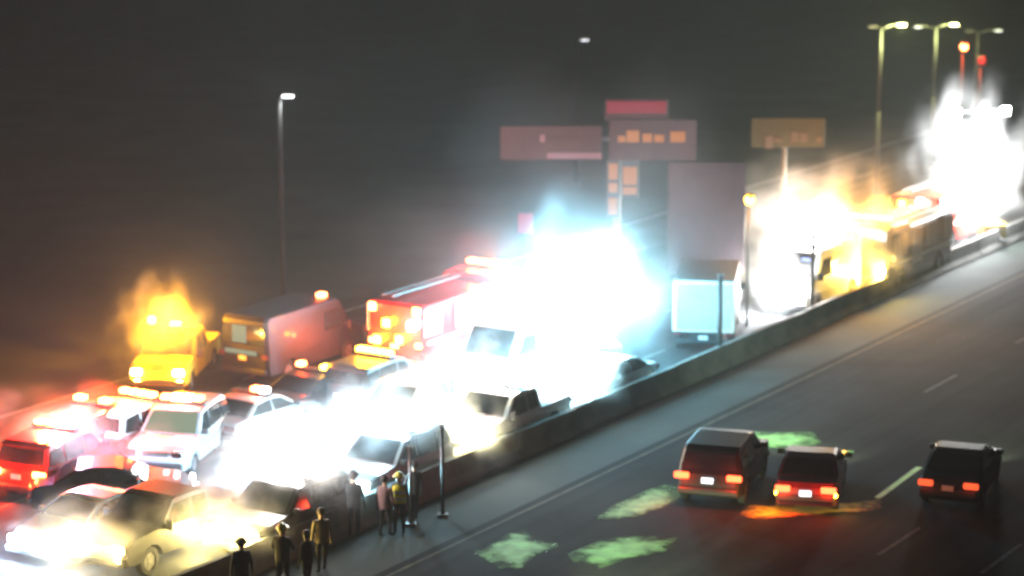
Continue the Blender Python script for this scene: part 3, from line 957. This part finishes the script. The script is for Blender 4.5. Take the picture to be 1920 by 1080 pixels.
def vest_mesh(lean, z0=.95, z1=1.47, k=1.0):
    bm = bmesh.new()
    seg = 20
    rows = [(z0, .19, .155, .0), (z0 + .17, .185, .15, .2), (1.33, .215, .165, .6), (1.42, .19, .135, .8), (z1, .1, .1, .9)]
    rings = []
    for z, rx, ry, f in rows:
        rings.append([bm.verts.new((rx * k * math.cos(2 * math.pi * i / seg), lean * f + ry * k * math.sin(2 * math.pi * i / seg), z)) for i in range(seg)])
    for a, b in zip(rings, rings[1:]):
        for i in range(seg):
            bm.faces.new((a[i], a[(i + 1) % seg], b[(i + 1) % seg], b[i]))
    return bm_mesh('vest', bm, True)

def band_mesh(lean, z, rx, ry, f):
    bm = bmesh.new()
    seg = 20
    a = [bm.verts.new((rx * math.cos(2 * math.pi * i / seg), lean * f + ry * math.sin(2 * math.pi * i / seg), z - .03)) for i in range(seg)]
    b = [bm.verts.new((v.co.x, v.co.y, z + .03)) for v in a]
    for i in range(seg):
        bm.faces.new((a[i], a[(i + 1) % seg], b[(i + 1) % seg], b[i]))
    return bm_mesh('reflective_band', bm, True)

def head_bits(t, lean, hat):
    cy_, cz = lean * 1.1 + .012, 1.675
    bm = bmesh.new()
    bmesh.ops.create_uvsphere(bm, u_segments=14, v_segments=8, radius=1)
    for v in list(bm.verts):
        v.co = Vector((v.co.x * .108, v.co.y * .125 - .012, v.co.z * .115 + .035))
    geom = list(bm.verts) + list(bm.edges) + list(bm.faces)
    bmesh.ops.bisect_plane(bm, geom=geom, plane_co=(0, .03, .015), plane_no=(0, .75, -.66), clear_outer=True)
    if hat:
        bmesh.ops.scale(bm, vec=(1.14, 1.14, 1.12), verts=bm.verts)
        r = bmesh.ops.create_cone(bm, cap_ends=True, segments=18, radius1=.175, radius2=.15, depth=.02)
        for v in r['verts']:
            v.co = Vector((v.co.x * .95, v.co.y * 1.15 + .02, v.co.z + .05))
    link('helmet' if hat else 'hair', bm_mesh('headwear', bm, True), M['helmet' if hat == 1 else 'cloth_dark' if hat else 'hair'], t, (0, cy_, cz))
    bm = bmesh.new()
    add_tube(bm, (0, .1, .0), (0, .128, -.03), .012, .017, 8)
    link('nose', bm_mesh('nose', bm, True), M['skin'], t, (0, cy_, cz - .01))
    for sx in (-1, 1):
        bm = bmesh.new()
        bmesh.ops.create_uvsphere(bm, u_segments=8, v_segments=6, radius=.012)
        link('eye', bm_mesh('eye', bm, True), M['black'], t, (sx * .035, cy_ + .098, cz + .0))
        bm = bmesh.new()
        bmesh.ops.create_uvsphere(bm, u_segments=8, v_segments=6, radius=.028)
        for v in bm.verts:
            v.co.x *= .4
        link('ear', bm_mesh('ear', bm, True), M['skin'], t, (sx * .098, cy_ - .005, cz - .005))
    link('mouth', box_mesh('mouth', (0, .098, -.055), (.045, .012, .01), .002), M['maroon'], t, (0, cy_, cz))

def person(px, head_y, label, top, legs, facing, vest=None, hat=0, arm_l=((.06, -.02, -.28), (.09, .04, -.52)), arm_r=((.06, -.02, -.28), (.09, .06, -.52)), stride=.06, lean=.0, scale=1.0):
    # feet on the verge at the camera side of the barrier, head at the row given
    lo, hi = head_y + 60, head_y + 190
    for _ in range(40):
        mid = (lo + hi) / 2
        p = G(px, mid)
        if z_over(p, head_y) < 1.78 * scale:
            lo = mid
        else:
            hi = mid
    p = G(px, (lo + hi) / 2)
    t = empty('person', (p.x, p.y, 0.0), facing)
    t.scale = (scale,) * 3
    tag(t, label, 'person', 'people standing along the concrete barrier')
    me = person_meshes(arm_l, arm_r, stride, lean)
    me.materials.clear()
    for m in (M[top], M[legs], M['skin'], M['rubber']):
        me.materials.append(m)
    for pl in me.polygons:
        c = sum((me.vertices[i].co for i in pl.vertices), Vector()) / len(pl.vertices)
        if c.z > 1.50 and abs(c.x) < .13:
            pl.material_index = 2
        elif c.z < .1:
            pl.material_index = 3
        elif c.z < .96 and abs(c.x) < .235:
            pl.material_index = 1
        else:
            pl.material_index = 0
    o = bpy.data.objects.new('body', me)
    C.objects.link(o)
    o.parent = t
    if vest:
        v = link('vest', vest_mesh(lean), M[vest], t)
        link('reflective_band', band_mesh(lean, 1.08, .192, .16, .15), M['stripe'], v)
        link('reflective_band', band_mesh(lean, 1.26, .21, .165, .5), M['stripe'], v)
    else:
        link('jacket', vest_mesh(lean, .86), M[top], t)
    head_bits(t, lean, hat)
    return t
IN = ((.10, .05, -.26), (.06, .24, -.34))
UPA = ((.16, .1, -.2), (.1, .3, .02))
person(455, 1012, 'person in dark clothes at the bottom edge between the dark SUV headlights', 'cloth_grey', 'cloth_dark', 2.2 - 2.0, hat=2)
person(531, 985, 'broad person in dark jacket standing against yellow headlight glare', 'cloth_grey', 'cloth_dark', -.3, hat=1, arm_l=IN, arm_r=IN, scale=1.03)
person(577, 996, 'shorter person in dark clothes close behind the one in tan jacket', 'cloth_dark', 'cloth_dark', .9, arm_r=IN, scale=.95)
person(604, 954, 'person in tan coat standing right of the broad dark figure', 'cloth_tan', 'cloth_grey', .4, stride=.1, hat=0)
person(664, 886, 'tall person in dark blue clothes standing alone before the white glare', 'cloth_dark', 'cloth_dark', -.1, hat=2, arm_l=UPA, scale=1.06)
person(722, 893, 'person in rose-brown jacket left of the yellow vest', 'cloth_rose', 'cloth_grey', -.5, stride=.09)
person(749, 888, 'person in bright yellow high-visibility vest by the barrier', 'cloth_grey', 'cloth_dark', 2.9, vest='vest', hat=1, arm_r=IN)
person(777, 866, 'person in dark coat standing right behind the yellow vest', 'cloth_grey', 'cloth_dark', .7, hat=0, arm_l=IN)

# ------------------------------------------------------------------ air
def volume_mat(name, col, density, aniso=0.3, noise=None, falloff=False, ns=1.2, cut=0.38):
    m = bpy.data.materials.new(name)
    m.use_nodes = True
    nt = m.node_tree
    nt.nodes.clear()
    out = nt.nodes.new('ShaderNodeOutputMaterial')
    pv = nt.nodes.new('ShaderNodeVolumePrincipled')
    pv.inputs['Color'].default_value = (*col, 1)
    pv.inputs['Density'].default_value = density
    pv.inputs['Anisotropy'].default_value = aniso
    nt.links.new(pv.outputs[0], out.inputs['Volume'])
    if falloff:
        tc = nt.nodes.new('ShaderNodeTexCoord')
        ln = nt.nodes.new('ShaderNodeVectorMath')
        ln.operation = 'LENGTH'
        nt.links.new(tc.outputs['Object'], ln.inputs[0])
        nz = nt.nodes.new('ShaderNodeTexNoise')
        nz.inputs['Scale'].default_value = ns
        nz.inputs['Detail'].default_value = 4
        nt.links.new(tc.outputs['Object'], nz.inputs['Vector'])
        # density * smooth(1 - r + noise)
        sub = nt.nodes.new('ShaderNodeMath'); sub.operation = 'SUBTRACT'
        sub.inputs[0].default_value = 1.0
        nt.links.new(ln.outputs['Value'], sub.inputs[1])
        ad = nt.nodes.new('ShaderNodeMath'); ad.operation = 'MULTIPLY_ADD'
        ad.inputs[1].default_value = 3.6
        ad.inputs[2].default_value = -1.95
        nt.links.new(nz.outputs['Fac'], ad.inputs[0])
        sm = nt.nodes.new('ShaderNodeMath'); sm.operation = 'ADD'; sm.use_clamp = True
        nt.links.new(sub.outputs[0], sm.inputs[0])
        nt.links.new(ad.outputs[0], sm.inputs[1])
        ed = nt.nodes.new('ShaderNodeMath'); ed.operation = 'MULTIPLY'; ed.use_clamp = True
        ed.inputs[1].default_value = 1.0
        nt.links.new(sub.outputs[0], ed.inputs[0])
        m1 = nt.nodes.new('ShaderNodeMath'); m1.operation = 'MULTIPLY'
        nt.links.new(sm.outputs[0], m1.inputs[0])
        nt.links.new(ed.outputs[0], m1.inputs[1])
        m2 = nt.nodes.new('ShaderNodeMath'); m2.operation = 'MULTIPLY'
        m2.inputs[1].default_value = density
        nt.links.new(m1.outputs[0], m2.inputs[0])
        nt.links.new(m2.outputs[0], pv.inputs['Density'])
    return m

hz = link('haze', box_mesh('haze', (0, 140, 12.0), (420, 520, 26)), volume_mat('haze_air', (.84, 1, .97), 0.0005, 0.25))
hz['kind'] = 'stuff'

def glare_puff(px, py, base_y, rx, ry, rz, dens, ns=1.6, rot=0.0, col=(1, 1, 1)):  # volume puffs added so the lamps spread into wide glare
    y = G(px, base_y).y
    p = at_depth(px, py, y)
    bm = bmesh.new()
    bmesh.ops.create_icosphere(bm, subdivisions=3, radius=1.0)
    o = link('glare_puff', bm_mesh('glare_puff', bm), volume_mat('glare_air', col, dens, .2, falloff=True, ns=ns), None, p)
    o.scale = (rx, ry, rz)
    o.rotation_euler = (0, 0, rot)
    o['kind'] = 'stuff'
    return o
glare_puff(1098, 590, 700, 4.1, 3.4, 5.4, .42, 2.3)
glare_puff(1055, 705, 790, 2.6, 1.8, 2.8, .6, 2.4)
glare_puff(870, 735, 800, 3.4, 2.4, 2.6, .42, 3.2)
glare_puff(302, 620, 730, 2.1, 1.5, 2.5, .55, 2.6)
glare_puff(1460, 520, 604, 1.9, 1.3, 2.2, .6, 2.6)
glare_puff(1520, 440, 560, 5.0, 3.0, 4.0, .60, 3.4)
glare_puff(1815, 330, 462, 3.6, 2.5, 5.4, .45, 2.6)
glare_puff(90, 860, 900, 4.2, 4.0, 2.6, .40, 2.2)
glare_puff(530, 900, 1005, 3.2, 1.9, 2.7, .55, 3.6)
glare_puff(690, 840, 915, 3.0, 2.0, 2.7, .65, 2.8)
glare_puff(840, 825, 890, 2.4, 2.2, 2.2, .55, 2.8)
glare_puff(150, 1010, 1090, 3.0, 2.0, 1.7, .2, 3.2)
glare_puff(400, 990, 1075, 2.4, 1.6, 1.9, .35, 3.2)
glare_puff(1090, 500, 690, 11, 9, 9, .03, 1.3)
glare_puff(1560, 430, 545, 9, 6, 6, .02, 1.3)
glare_puff(280, 640, 735, 8, 6, 6, .008, 1.3)
glare_puff(720, 800, 860, 2.6, 14, 2.6, .13, 4.0, -HEAD, (.85, .95, 1))
